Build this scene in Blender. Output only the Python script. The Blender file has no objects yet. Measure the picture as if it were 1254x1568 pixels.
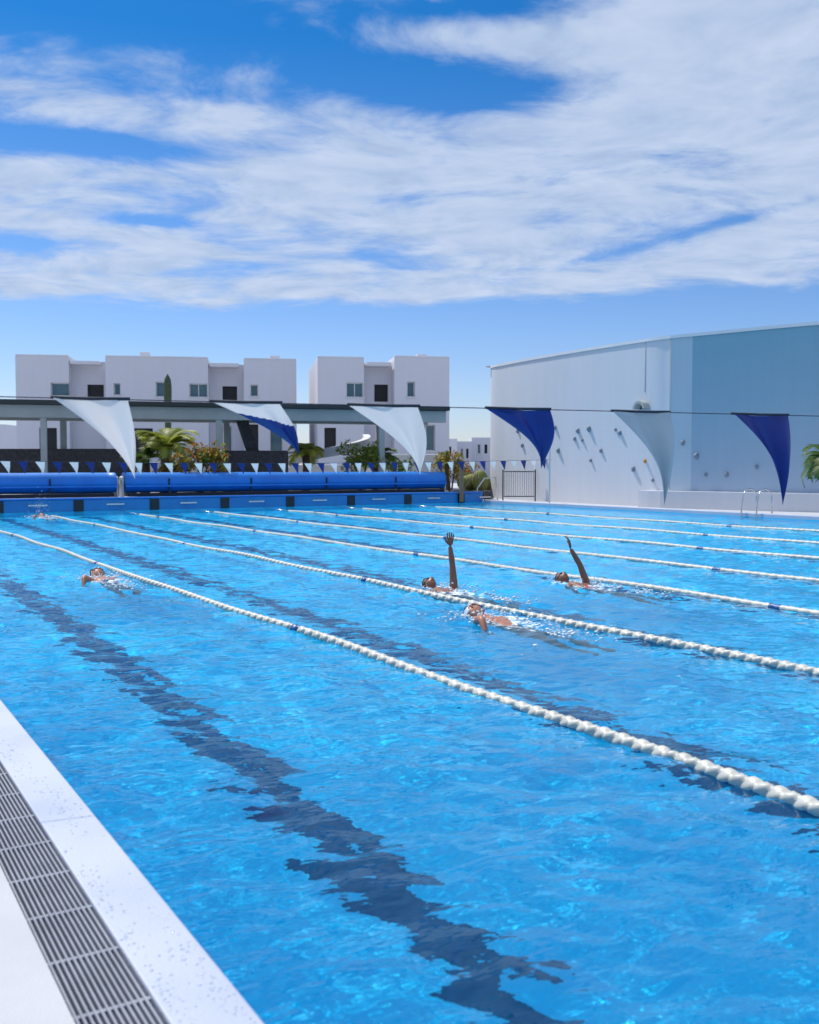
import bpy, bmesh, math, random
import numpy as np
from mathutils import Vector, Matrix
random.seed(7); np.random.seed(7)
R=math.radians
AL=R(31.0); CA,SA=math.cos(AL),math.sin(AL)
def W(u,v,z=0): return Vector((u*CA-v*SA,u*SA+v*CA,z))
scene=bpy.context.scene
scene.view_settings.view_transform='Standard'
try: scene.view_settings.look='None'
except Exception: pass
scene.view_settings.exposure=0
COL=scene.collection
SUNH=Vector((-0.72,0.69)).normalized(); SUNEL=R(56)
MNEE=True

# ---------------------------------------------------------------- materials
class NT:
    def __init__(s,tree): s.t=tree; s.n=tree.nodes; s.l=tree.links
    def node(s,ty,ins=None,**kw):
        n=s.n.new(ty)
        for k,v in kw.items(): setattr(n,k,v)
        if ins:
            for k,v in ins.items():
                if isinstance(v,bpy.types.NodeSocket): s.l.new(v,n.inputs[k])
                else: n.inputs[k].default_value=v
        return n
    def m(s,op,a,b=0.0,c=0.0,clamp=False):
        n=s.n.new('ShaderNodeMath'); n.operation=op; n.use_clamp=clamp
        for i,v in enumerate((a,b,c)):
            if isinstance(v,bpy.types.NodeSocket): s.l.new(v,n.inputs[i])
            else: n.inputs[i].default_value=v
        return n.outputs[0]
    def mix(s,f,a,b):
        n=s.n.new('ShaderNodeMix'); n.data_type='RGBA'
        for k,v in ((0,f),(6,a),(7,b)):
            if isinstance(v,bpy.types.NodeSocket): s.l.new(v,n.inputs[k])
            else:
                if k and len(v)==3: v=(*v,1)
                n.inputs[k].default_value=v
        return n.outputs[2]
def mat(name,c,rough=0.6,c2=None,scale=3.0,bump=0.0,bscale=40.0,metal=0.0,detail=5,spec=None,trans=0.0):
    M=bpy.data.materials.new(name); M.use_nodes=True
    T=NT(M.node_tree); P=T.n['Principled BSDF']
    P.inputs['Roughness'].default_value=rough; P.inputs['Metallic'].default_value=metal
    if spec is not None: P.inputs['Specular IOR Level'].default_value=spec
    tc=T.node('ShaderNodeTexCoord')
    if c2 is None: c2=tuple(x*0.86 for x in c)
    nz=T.node('ShaderNodeTexNoise',{'Vector':tc.outputs['Object'],'Scale':scale,'Detail':detail,'Roughness':0.6})
    f=T.m('MULTIPLY_ADD',nz.outputs[0],2.2,-0.6,clamp=True)
    T.l.new(T.mix(f,c,c2),P.inputs['Base Color'])
    if bump>0:
        nb=T.node('ShaderNodeTexNoise',{'Vector':tc.outputs['Object'],'Scale':bscale,'Detail':4})
        b=T.node('ShaderNodeBump',{'Height':nb.outputs[0],'Strength':bump,'Distance':0.02})
        T.l.new(b.outputs[0],P.inputs['Normal'])
    if trans>0:
        tr=T.node('ShaderNodeBsdfTranslucent',{'Color':(*c,1)})
        mx=T.node('ShaderNodeMixShader',{0:trans,1:P.outputs[0],2:tr.outputs[0]})
        T.l.new(mx.outputs[0],T.n['Material Output'].inputs[0])
    return M
def streaked(name,top,bot,z0,z1):
    M=bpy.data.materials.new(name); M.use_nodes=True; T=NT(M.node_tree); P=T.n['Principled BSDF']; P.inputs['Roughness'].default_value=0.7
    tc=T.node('ShaderNodeTexCoord'); sp=T.node('ShaderNodeSeparateXYZ',{0:tc.outputs['Object']})
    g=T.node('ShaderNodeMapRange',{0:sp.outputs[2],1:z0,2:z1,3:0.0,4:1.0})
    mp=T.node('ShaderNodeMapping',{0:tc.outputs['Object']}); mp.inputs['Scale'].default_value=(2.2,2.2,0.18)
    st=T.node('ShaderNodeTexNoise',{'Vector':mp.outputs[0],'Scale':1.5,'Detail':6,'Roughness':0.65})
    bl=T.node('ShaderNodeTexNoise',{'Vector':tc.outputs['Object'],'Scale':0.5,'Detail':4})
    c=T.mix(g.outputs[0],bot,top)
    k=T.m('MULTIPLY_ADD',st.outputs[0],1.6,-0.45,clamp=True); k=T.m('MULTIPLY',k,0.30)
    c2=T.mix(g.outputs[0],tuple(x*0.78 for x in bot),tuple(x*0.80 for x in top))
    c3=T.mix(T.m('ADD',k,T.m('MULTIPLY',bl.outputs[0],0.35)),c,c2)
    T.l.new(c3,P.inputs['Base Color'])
    nb=T.node('ShaderNodeTexNoise',{'Vector':tc.outputs['Object'],'Scale':35.0,'Detail':4})
    b=T.node('ShaderNodeBump',{'Height':nb.outputs[0],'Strength':0.12,'Distance':0.02}); T.l.new(b.outputs[0],P.inputs['Normal'])
    return M
WHITE=mat('white_render',(0.74,0.75,0.77),0.8,(0.66,0.67,0.70),0.6,0.15,60)
HOTEL=streaked('hotel_render',(0.66,0.65,0.70),(0.60,0.59,0.65),0,8)
WALLW=streaked('climbing_wall_paint',(0.62,0.64,0.69),(0.65,0.66,0.71),0,6)
WALLS=streaked('climbing_wall_strip',(0.42,0.54,0.62),(0.50,0.57,0.65),0,6)
TEAL=streaked('teal_wall_shaded_paint',(0.20,0.39,0.49),(0.38,0.46,0.58),0.5,6)  # teal paint, with the sunless section's shade put into its colour and fade
DECK=mat('deck_concrete',(0.50,0.51,0.54),0.75,(0.41,0.42,0.45),1.4,0.2,120)
GRATE=mat('grate_plastic',(0.32,0.34,0.40),0.5,(0.22,0.24,0.29),9)
DARK=mat('dark_channel',(0.008,0.009,0.012),0.7)
BLACK=mat('black_paint',(0.015,0.016,0.02),0.5)
POOLBLUE=mat('pool_blue_tile',(0.02,0.24,0.55),0.35,(0.02,0.17,0.46),2)
COVER=mat('cover_blue',(0.01,0.22,0.68),0.45,(0.01,0.15,0.54),1.5,0.3,14)
COVERD=mat('cover_dark',(0.01,0.015,0.03),0.6)
NAVY=mat('navy_fabric',(0.012,0.03,0.20),0.5,(0.01,0.02,0.15),6,0.1,200,trans=0.25)
FLAGW=mat('white_fabric',(0.82,0.80,0.78),0.6,(0.75,0.75,0.75),5,0.1,200,trans=0.25)
FLAGW_SHADE=mat('white_fabric_shaded',(0.46,0.51,0.54),0.6,(0.38,0.45,0.49),5,0.1,200,trans=0.06)  # white pennant seen against the light, its shade put into the base colour
STEEL=mat('stainless_steel',(0.62,0.62,0.63),0.22,metal=1.0)
GLASSW=mat('window_glass',(0.05,0.12,0.15),0.08,(0.09,0.17,0.2),0.8)
WINDARK=mat('open_door_dark',(0.012,0.012,0.013),0.6)
FRAME=mat('window_frame',(0.62,0.62,0.62),0.5)
CONC=mat('pergola_concrete',(0.42,0.44,0.42),0.8,(0.33,0.35,0.33),1.0,0.2,30)
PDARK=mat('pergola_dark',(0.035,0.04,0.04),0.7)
STONE=mat('volcanic_stone',(0.035,0.034,0.04),0.9,(0.09,0.085,0.085),6,0.8,9)
LEAF=mat('leaf_green',(0.08,0.15,0.02),0.5,(0.13,0.18,0.03),2,trans=0.45)
LEAFY=mat('leaf_yellow_green',(0.36,0.38,0.06),0.5,(0.22,0.27,0.04),2,trans=0.5)
LEAFR=mat('leaf_red_orange',(0.40,0.13,0.02),0.5,(0.26,0.20,0.03),2,trans=0.45)
TRUNK=mat('trunk_bark',(0.12,0.08,0.05),0.9,(0.06,0.04,0.03),8,0.6,20)
CACT=mat('cactus_green',(0.05,0.09,0.04),0.7,(0.08,0.11,0.05),6)
CACTY=mat('cactus_gold',(0.24,0.24,0.05),0.7,(0.14,0.16,0.04),9)
WOOD=mat('warm_wood',(0.30,0.16,0.08),0.6)
HOLD=mat('climbing_hold',(0.16,0.22,0.30),0.6,(0.22,0.25,0.28),8)
HOLDO=mat('climbing_hold_orange',(0.6,0.25,0.06),0.6)
ROPE=mat('cord',(0.02,0.03,0.05),0.7)
LROPW=mat('lane_float_white',(0.62,0.61,0.54),0.45,(0.40,0.41,0.38),9)
LROPB=mat('lane_float_blue',(0.02,0.09,0.28),0.4)
SKIN1=mat('skin_tan',(0.24,0.10,0.06),0.45,(0.18,0.075,0.045),12)
SKIN2=mat('skin_light',(0.42,0.18,0.11),0.45,(0.34,0.135,0.08),12)
SUITR=mat('swimsuit_red',(0.55,0.03,0.03),0.4)
HAIR=mat('wet_hair',(0.012,0.009,0.008),0.25)
CAPW=mat('swim_cap_white',(0.55,0.62,0.72),0.35)
CAPB=mat('swim_cap_blue',(0.02,0.09,0.30),0.3)
FOAM=mat('water_foam',(0.78,0.83,0.87),0.25,(0.68,0.78,0.85),8)
# wet coping
M=bpy.data.materials.new('coping_tile'); M.use_nodes=True; T=NT(M.node_tree); P=T.n['Principled BSDF']; COPING=M
tc=T.node('ShaderNodeTexCoord'); wn=T.node('ShaderNodeTexNoise',{'Vector':tc.outputs['Object'],'Scale':1.3,'Detail':3,'Roughness':0.5})
wet=T.node('ShaderNodeMapRange',{0:wn.outputs[0],1:0.40,2:0.65,3:0.0,4:1.0})
fnz=T.node('ShaderNodeTexNoise',{'Vector':tc.outputs['Object'],'Scale':70.0,'Detail':4,'Roughness':0.6})
gr=T.node('ShaderNodeTexNoise',{'Vector':tc.outputs['Object'],'Scale':260.0,'Detail':2})
T.l.new(T.mix(wet.outputs[0],T.mix(gr.outputs[0],(0.41,0.45,0.56),(0.50,0.53,0.64)),(0.42,0.46,0.58)),P.inputs['Base Color'])
T.l.new(T.m('MULTIPLY_ADD',wet.outputs[0],-0.22,0.60),P.inputs['Roughness'])
bp=T.node('ShaderNodeBump',{'Height':fnz.outputs[0],'Strength':0.16,'Distance':0.02}); T.l.new(bp.outputs[0],P.inputs['Normal'])
DROP=mat('water_droplet',(0.50,0.55,0.64),0.04,(0.44,0.49,0.60),20,spec=1.0)

# ---------------------------------------------------------------- mesh helpers
def link(o,parent=None):
    COL.objects.link(o)
    if parent is not None: o.parent=parent
    return o
def empty(name,loc=(0,0,0),rz=0):
    e=bpy.data.objects.new(name,None); e.location=loc; e.rotation_euler=(0,0,rz); e.empty_display_size=0.2
    COL.objects.link(e); return e
def mesh(name,vs,fs,mats,parent=None,mi=None,smooth=False,loc=(0,0,0),rz=0):
    me=bpy.data.meshes.new(name); me.from_pydata([tuple(v) for v in vs],[],fs)
    if not isinstance(mats,(list,tuple)): mats=[mats]
    for m in mats: me.materials.append(m)
    if mi is not None: me.polygons.foreach_set('material_index',mi)
    if smooth: me.polygons.foreach_set('use_smooth',[True]*len(me.polygons))
    me.update()
    o=bpy.data.objects.new(name,me); o.location=loc; o.rotation_euler=(0,0,rz)
    return link(o,parent)
def box(name,a,b,m,parent=None,bevel=0.0,loc=(0,0,0),rz=0):
    x0,y0,z0=a; x1,y1,z1=b
    vs=[(x0,y0,z0),(x1,y0,z0),(x1,y1,z0),(x0,y1,z0),(x0,y0,z1),(x1,y0,z1),(x1,y1,z1),(x0,y1,z1)]
    fs=[(0,3,2,1),(4,5,6,7),(0,1,5,4),(1,2,6,5),(2,3,7,6),(3,0,4,7)]
    o=mesh(name,vs,fs,m,parent,loc=loc,rz=rz)
    if bevel>0:
        md=o.modifiers.new('bevel','BEVEL'); md.width=bevel; md.segments=2
    return o
def tube(name,pts,rad,m,parent=None,seg=10,caps=True):
    pts=[Vector(p) for p in pts]; n=len(pts)
    if not isinstance(rad,(list,tuple)): rad=[rad]*n
    vs=[];fs=[]
    up=Vector((0,0,1))
    t0=(pts[1]-pts[0]).normalized()
    a=t0.cross(up) if abs(t0.dot(up))<0.95 else t0.cross(Vector((1,0,0)))
    a.normalize()
    for i,p in enumerate(pts):
        t=(pts[min(i+1,n-1)]-pts[max(i-1,0)]).normalized()
        a=(a-t*a.dot(t)).normalized(); b=t.cross(a)
        for k in range(seg):
            th=2*math.pi*k/seg
            vs.append(p+(a*math.cos(th)+b*math.sin(th))*rad[i])
    for i in range(n-1):
        for k in range(seg):
            k2=(k+1)%seg
            fs.append((i*seg+k,i*seg+k2,(i+1)*seg+k2,(i+1)*seg+k))
    if caps:
        fs.append(tuple(range(seg-1,-1,-1))); fs.append(tuple((n-1)*seg+k for k in range(seg)))
    return mesh(name,vs,fs,m,parent,smooth=True)

# ---------------------------------------------------------------- world sky
w=bpy.data.worlds.new('World'); scene.world=w; w.use_nodes=True
T=NT(w.node_tree); bg=T.n['Background']
sky=T.node('ShaderNodeTexSky'); sky.sky_type='NISHITA'; sky.sun_disc=False
sky.sun_elevation=SUNEL; sky.sun_rotation=math.atan2(SUNH.x,SUNH.y)
sky.air_density=1.0; sky.dust_density=0.4; sky.ozone_density=2.0; sky.altitude=0
tc=T.node('ShaderNodeTexCoord'); sp=T.node('ShaderNodeSeparateXYZ',{0:tc.outputs['Generated']})
X,Y,Z=sp.outputs
az=T.m('ARCTAN2',X,Y); el=T.m('ARCSINE',Z)
zc=T.m('ADD',T.m('MAXIMUM',Z,0.0),0.10)
px=T.m('DIVIDE',X,zc); py=T.m('DIVIDE',Y,zc)
cv=T.node('ShaderNodeCombineXYZ',{0:px,1:T.m('MULTIPLY',py,1.3),2:0.0})
warp=T.node('ShaderNodeTexNoise',{'Vector':cv.outputs[0],'Scale':1.3,'Detail':2,'Roughness':0.5})
wv=T.node('ShaderNodeVectorMath',{0:warp.outputs[1],1:(0.5,0.5,0.5)},operation='SUBTRACT')
ws=T.node('ShaderNodeVectorMath',{0:wv.outputs[0],3:0.55},operation='SCALE')
wa=T.node('ShaderNodeVectorMath',{0:cv.outputs[0],1:ws.outputs[0]},operation='ADD')
n1=T.node('ShaderNodeTexNoise',{'Vector':wa.outputs[0],'Scale':2.0,'Detail':8,'Roughness':0.60,'Lacunarity':2.1})
n2=T.node('ShaderNodeTexNoise',{'Vector':wa.outputs[0],'Scale':6.0,'Detail':4,'Roughness':0.6})
def gauss(a0,e0,ra,re,tilt=0.0):
    da=T.m('SUBTRACT',az,a0); de=T.m('SUBTRACT',T.m('SUBTRACT',el,e0),T.m('MULTIPLY',da,tilt))
    q=T.m('ADD',T.m('POWER',T.m('ABSOLUTE',T.m('DIVIDE',da,ra)),2.0),T.m('POWER',T.m('ABSOLUTE',T.m('DIVIDE',de,re)),2.0))
    return T.m('EXPONENT',T.m('MULTIPLY',q,-1.0))
gaps=T.m('MULTIPLY',gauss(-0.30,0.412,0.22,0.040),0.40)
for (a0,e0,ra,re,ti,am) in [(0.03,0.362,0.18,0.022,-0.12,0.38),(-0.34,0.295,0.12,0.014,0,0.42),(0.06,0.425,0.12,0.015,0,0.28),(-0.26,0.348,0.12,0.014,0,0.22),
        (-0.25,0.232,0.05,0.007,0,0.26),(0.28,0.222,0.16,0.006,0.20,0.16),(-0.38,0.205,0.10,0.008,0,0.20),(-0.17,0.195,0.04,0.006,0,0.20)]:
    gaps=T.m('ADD',gaps,T.m('MULTIPLY',gauss(a0,e0,ra,re,ti),am))
addc=T.m('MULTIPLY',gauss(0.35,0.34,0.22,0.12),0.12)
low=T.node('ShaderNodeMapRange',{0:T.m('SUBTRACT',el,T.m('MULTIPLY',az,0.02)),1:0.137,2:0.177,3:-0.50,4:0.0}); low.interpolation_type='SMOOTHSTEP'
d=T.m('ADD',T.m('ADD',T.m('MULTIPLY_ADD',n2.outputs[0],0.22,n1.outputs[0]),addc),low.outputs[0])
d=T.m('SUBTRACT',d,gaps)
cl=T.node('ShaderNodeMapRange',{0:d,1:0.35,2:0.66,3:0.0,4:1.0}); cl.interpolation_type='SMOOTHSTEP'
cloudf=T.m('MULTIPLY',cl.outputs[0],0.93)
hz=T.node('ShaderNodeMapRange',{0:el,1:0.0,2:0.40,3:0.0,4:1.0})
tint=T.mix(hz.outputs[0],(1.15,1.20,1.55),(0.12,0.72,1.30))
skyc=T.node('ShaderNodeMix',data_type='RGBA',blend_type='MULTIPLY'); skyc.inputs[0].default_value=1
T.l.new(sky.outputs[0],skyc.inputs[6]); T.l.new(tint,skyc.inputs[7])
cshade=T.mix(T.m('MULTIPLY_ADD',n2.outputs[0],1.8,-0.4,clamp=True),(4.7,6.1,8.6),(7.2,8.3,10.4))
fin=T.mix(cloudf,skyc.outputs[2],cshade)
T.l.new(fin,bg.inputs[0]); bg.inputs[1].default_value=0.088

sl=bpy.data.lights.new('sun','SUN'); sl.energy=4.4; sl.angle=R(0.5); sl.color=(1.0,0.96,0.90)
so=bpy.data.objects.new('sun',sl); COL.objects.link(so)
S=Vector((SUNH.x*math.cos(SUNEL),SUNH.y*math.cos(SUNEL),math.sin(SUNEL)))
so.rotation_euler=S.to_track_quat('Z','Y').to_euler(); so.location=S*50
if MNEE: sl.cycles.is_caustics_light=True

cam=bpy.data.cameras.new('camera'); co=bpy.data.objects.new('camera',cam); COL.objects.link(co)
co.location=(0,0,1.5); co.rotation_euler=(R(90-2.59),0,0)
cam.sensor_fit='VERTICAL'; cam.sensor_height=36; cam.lens=35; cam.clip_end=3000; cam.clip_start=0.05
cam.dof.use_dof=True; cam.dof.focus_distance=11; cam.dof.aperture_fstop=3.2
scene.camera=co

# ---------------------------------------------------------------- ground & pool
U0,U1,V0,V1=0.97,24.0,-12.0,34.0
DZ=0.07
def ring(u0,u1,v0,v1,B,z):
    vs=[(-B,-B,z),(B,-B,z),(B,B,z),(-B,B,z),(u0,v0,z),(u1,v0,z),(u1,v1,z),(u0,v1,z)]
    fs=[(0,1,5,4),(1,2,6,5),(2,3,7,6),(3,0,4,7)]
    return vs,fs
vs,fs=ring(0.55,U1+0.0,V0,V1,900,DZ)
mesh('ground',vs,fs,DECK,rz=AL)
pool=empty('swimming_pool',rz=AL)
D=1.45
M=bpy.data.materials.new('pool_floor_tile'); M.use_nodes=True; T=NT(M.node_tree); P=T.n['Principled BSDF']
tcx=T.node('ShaderNodeTexCoord')
br=T.node('ShaderNodeTexBrick',{'Vector':tcx.outputs['Object'],'Color1':(0.018,0.64,0.95,1),'Color2':(0.012,0.58,0.92,1),'Mortar':(0.06,0.62,0.88,1),'Scale':1.0,'Mortar Size':0.004,'Brick Width':0.25,'Row Height':0.125})
T.l.new(br.outputs[0],P.inputs['Base Color']); P.inputs['Roughness'].default_value=0.6
P.inputs['Specular IOR Level'].default_value=0.1
FLOOR=M
vs=[(U0,V0,-D),(U1,V0,-D),(U1,V1,-D),(U0,V1,-D),(U0,V0,0.02),(U1,V0,0.02),(U1,V1,0.02),(U0,V1,0.02)]
basin=mesh('basin',vs,[(0,1,2,3),(0,4,5,1),(1,5,6,2),(2,6,7,3),(3,7,4,0)],FLOOR,pool)
ropes=[3.75,6.2,8.8,11.3,13.95,16.8,19.9]
cent=[2.42]+[(a+b)/2 for a,b in zip(ropes,ropes[1:]+[23.6])]
lv=[];lf=[]
for c in cent:
    for (a,b,c0,c1) in [(c-0.16,c+0.16,V0+1.5,V1-2.0),(c-0.5,c+0.5,V1-2.0,V1-1.66)]:
        i=len(lv); lv+= [(a,c0,-D+0.005),(b,c0,-D+0.005),(b,c1,-D+0.005),(a,c1,-D+0.005)]; lf.append((i,i+1,i+2,i+3))
LINE=mat('floor_line_tile',(0.003,0.02,0.12),0.5,(0.005,0.03,0.15),3,spec=0.1)
lines=mesh('lane_markings',lv,lf,LINE,pool)
box('coping_left',(0.76,V0,-0.3),(U0,V1,DZ),COPING,pool,0.008)
box('coping_right',(U1,V0,-0.2),(U1+0.45,V1,DZ+0.05),COPING,pool,0.01)
mesh('channel',[(0.55,V0,-0.05),(0.76,V0,-0.05),(0.76,V1,-0.05),(0.55,V1,-0.05),(0.55,V0,DZ),(0.55,V1,DZ)],[(0,1,2,3),(0,3,5,4)],DARK,pool)
# water droplets lying on the coping
dv_=[];df_=[]
bm=bmesh.new(); bmesh.ops.create_icosphere(bm,subdivisions=2,radius=1); bv=[v_.co.copy() for v_ in bm.verts]; bf=[tuple(q.index for q in f.verts) for f in bm.faces]; bm.free()
rd=random.Random(4)
pat=[(0.90,2.15,0.05,0.28),(0.93,2.75,0.03,0.22),(0.80,3.3,0.02,0.25),(0.88,4.3,0.04,0.2),(0.82,5.2,0.03,0.3),(0.80,2.5,0.02,0.3)]
for k in range(620):
    c=rd.choice(pat); u=c[0]+rd.gauss(0,c[2]); v=c[1]+rd.gauss(0,c[3])
    if not 0.772<u<0.958: continue
    s=rd.uniform(0.0015,0.0045); sx=s*rd.uniform(.8,1.6); sy=s*rd.uniform(.8,1.8); i=len(dv_)
    dv_+=[(u+b.x*sx,v+b.y*sy,DZ+b.z*s*0.6) for b in bv]; df_+=[tuple(i+q for q in f) for f in bf]
mesh('water_droplets',dv_,df_,DROP,None,smooth=True,rz=AL)
gv=[];gf=[]
def addbox(vsl,fsl,a,b):
    i=len(vsl); x0,y0,z0=a;x1,y1,z1=b
    vsl+=[(x0,y0,z0),(x1,y0,z0),(x1,y1,z0),(x0,y1,z0),(x0,y0,z1),(x1,y0,z1),(x1,y1,z1),(x0,y1,z1)]
    fsl+=[tuple(i+k for k in f) for f in [(0,3,2,1),(4,5,6,7),(0,1,5,4),(1,2,6,5),(2,3,7,6),(3,0,4,7)]]
nb=12; wB=0.20/nb
for k in range(nb):
    x=0.556+k*wB
    addbox(gv,gf,(x,V0+0.01,DZ-0.025),(x+wB*0.36,V1-0.01,DZ-0.004))
v=V0+0.1
while v<V1-0.1:
    addbox(gv,gf,(0.552,v,DZ-0.03),(0.757,v+0.014,DZ-0.0085)); v+=0.33
mesh('drain_grate',gv,gf,GRATE,rz=AL)

# ---------------------------------------------------------------- water
def steps(a,b,f):
    out=[a]; 
    while out[-1]<b: out.append(out[-1]+f(out[-1]))
    out[-1]=b; return np.array(out)
us=steps(U0,U1,lambda x:0.024+0.0032*max(0,x-3))
vv=steps(V0,V1,lambda x:(0.25 if x<0 else 0.022+0.0026*x))
UU,VV=np.meshgrid(us,vv); 
rng=np.random.RandomState(3)
H=np.zeros_like(UU)
for i in range(95):
    lam=0.11*(1.3/0.11)**(rng.rand()**1.15)
    ang=rng.normal(R(60),R(42)) ; k=2*math.pi/lam
    A=0.0040*lam**1.0*(0.6+0.8*rng.rand())
    if lam>0.6: A*=0.6
    if lam<0.3: A*=1.15
    dist=np.hypot(UU,VV); fade=1.0/(1+np.exp((0.010+0.0030*dist-lam*0.28)*300))
    ph=k*(UU*math.cos(ang)+VV*math.sin(ang))+rng.rand()*6.28
    ph=ph+1.2*np.sin(0.9*UU*rng.rand()+1.1*VV*rng.rand()+rng.rand()*6)
    grp=0.65+0.55*np.sin(1.2*UU*rng.rand()+1.3*VV*rng.rand()+rng.rand()*6)
    H+=A*np.sin(ph)*fade*grp
SW=[(0.28,12.2),(2.02,12.9),(0.69,10.0),(-4.2,13.45),(-10.9,29.5)]
foam=np.zeros_like(UU)
for (x,y) in SW:
    u=x*CA+y*SA; v=-x*SA+y*CA
    dv=VV-(v-0.40); du=UU-u
    q=(du/0.40)**2+(dv/0.9)**2
    foam=np.maximum(foam,np.exp(-q))
    q2=(du/0.9)**2+(dv/1.8)**2
    H+=0.022*np.exp(-q2)*np.sin(9*du+3*np.sin(4*dv))*np.sin(7*dv+2*np.sin(5*du))
nu,nv=len(us),len(vv)
verts=np.stack([UU,VV,H],-1).reshape(-1,3)
idx=np.arange(nu*nv).reshape(nv,nu)
faces=np.stack([idx[:-1,:-1],idx[:-1,1:],idx[1:,1:],idx[1:,:-1]],-1).reshape(-1,4)
me=bpy.data.meshes.new('water')
me.vertices.add(len(verts)); me.vertices.foreach_set('co',verts.ravel())
me.loops.add(faces.size); me.loops.foreach_set('vertex_index',faces.ravel())
me.polygons.add(len(faces)); me.polygons.foreach_set('loop_start',np.arange(0,faces.size,4)); 
try: me.polygons.foreach_set('loop_total',np.full(len(faces),4))
except Exception: pass
me.update(calc_edges=True); me.polygons.foreach_set('use_smooth',np.ones(len(faces),dtype=bool))
at_=me.attributes.new('foam','FLOAT','POINT'); at_.data.foreach_set('value',foam.ravel())
print('WATER verts',len(verts))
def water_mat(name,foamy):
    M=bpy.data.materials.new(name); M.use_nodes=True; T=NT(M.node_tree)
    T.n.remove(T.n['Principled BSDF']); out=T.n['Material Output']
    tcx=T.node('ShaderNodeTexCoord')
    mp=T.node('ShaderNodeMapping',{0:tcx.outputs['Object']}); mp.inputs['Rotation'].default_value=(0,0,R(-25)); mp.inputs['Scale'].default_value=(0.6,1.3,1)
    bn=T.node('ShaderNodeTexNoise',{'Vector':mp.outputs[0],'Scale':8.5,'Detail':2.5,'Roughness':0.5})
    bp=T.node('ShaderNodeBump',{'Height':bn.outputs[0],'Strength':0.8,'Distance':0.02})
    gl=T.node('ShaderNodeBsdfGlass',{'Color':(0.88,0.985,1.0,1),'Roughness':0.0,'IOR':1.333,'Normal':bp.outputs[0]})
    dfw=T.node('ShaderNodeBsdfDiffuse',{'Color':(0.01,0.52,0.92,1),'Normal':bp.outputs[0]})
    mw=T.node('ShaderNodeMixShader',{0:0.06,1:gl.outputs[0],2:dfw.outputs[0]})
    if foamy:
        fa=T.node('ShaderNodeAttribute',attribute_name='foam')
        fn=T.node('ShaderNodeTexNoise',{'Vector':tcx.outputs['Object'],'Scale':11.0,'Detail':7,'Roughness':0.7})
        fm=T.node('ShaderNodeMapRange',{0:T.m('ADD',T.m('MULTIPLY',fa.outputs['Fac'],0.40),fn.outputs[0]),1:0.78,2:0.93,3:0.0,4:0.9})
        df=T.node('ShaderNodeBsdfDiffuse',{'Color':(0.76,0.84,0.90,1)})
        mx=T.node('ShaderNodeMixShader',{0:fm.outputs[0],1:mw.outputs[0],2:df.outputs[0]})
        T.l.new(mx.outputs[0],out.inputs[0])
    else: T.l.new(mw.outputs[0],out.inputs[0])
    return M
me.materials.append(water_mat('pool_water',False)); me.materials.append(water_mat('pool_water_foamy',True))
ff_=(foam.ravel()[faces].max(axis=1)>0.03).astype(np.int32)
me.polygons.foreach_set('material_index',ff_)
water=bpy.data.objects.new('water',me); water.rotation_euler=(0,0,AL); COL.objects.link(water)
if MNEE:
    water.cycles.is_caustics_caster=True
    for o in (basin,lines): o.cycles.is_caustics_receiver=True

# ---------------------------------------------------------------- lane ropes
def lane_rope(u,detail):
    e=empty('lane_rope',W(u,0,0),AL)
    y0,y1=-8.0,31.2
    seg=14 if detail>1 else 8
    ys=[];y=y0
    while y<y1:
        st=(0.0125 if detail>1 else 0.03) if y>0 else 0.06
        ys.append(y); y+=st
    ys=np.array(ys); n=len(ys)
    th=np.arange(seg)*2*math.pi/seg
    YY,TH=np.meshgrid(ys,th,indexing='ij')
    per=0.075
    bead=np.abs(np.sin(math.pi*(YY+0.012*np.sin(TH))/per+0.5*np.sin(TH)))
    r=0.025+0.012*np.clip(bead*1.6,0,1)+0.005*np.cos(3*TH-2*math.pi*YY/0.15)
    off=0.03*np.sin(ys*0.55+u)+0.015*np.sin(ys*1.7+u*2); oz=0.010+0.008*np.sin(ys*1.3+u)
    vs=np.stack([r*np.cos(TH)+off[:,None],YY,r*np.sin(TH)+oz[:,None]],-1).reshape(-1,3)
    fs=[];mi=[]
    for i in range(n-1):
        ymid=ys[i]; ph=(ymid+u*1.7)%7.3
        blue=1 if ph<0.15 else 0
        for k in range(seg):
            k2=(k+1)%seg
            fs.append((i*seg+k,(i+1)*seg+k,(i+1)*seg+k2,i*seg+k2)); mi.append(blue)
    mesh('floats',vs.tolist(),fs,[LROPW,LROPB],e,mi,smooth=True)
    tube('cable',[(off[-1],y1-0.05,0.01),(0,V1+0.02,0.05)],0.008,STEEL,e,6)
for i,u in enumerate(ropes): lane_rope(u,2 if i<2 else 1)

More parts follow.
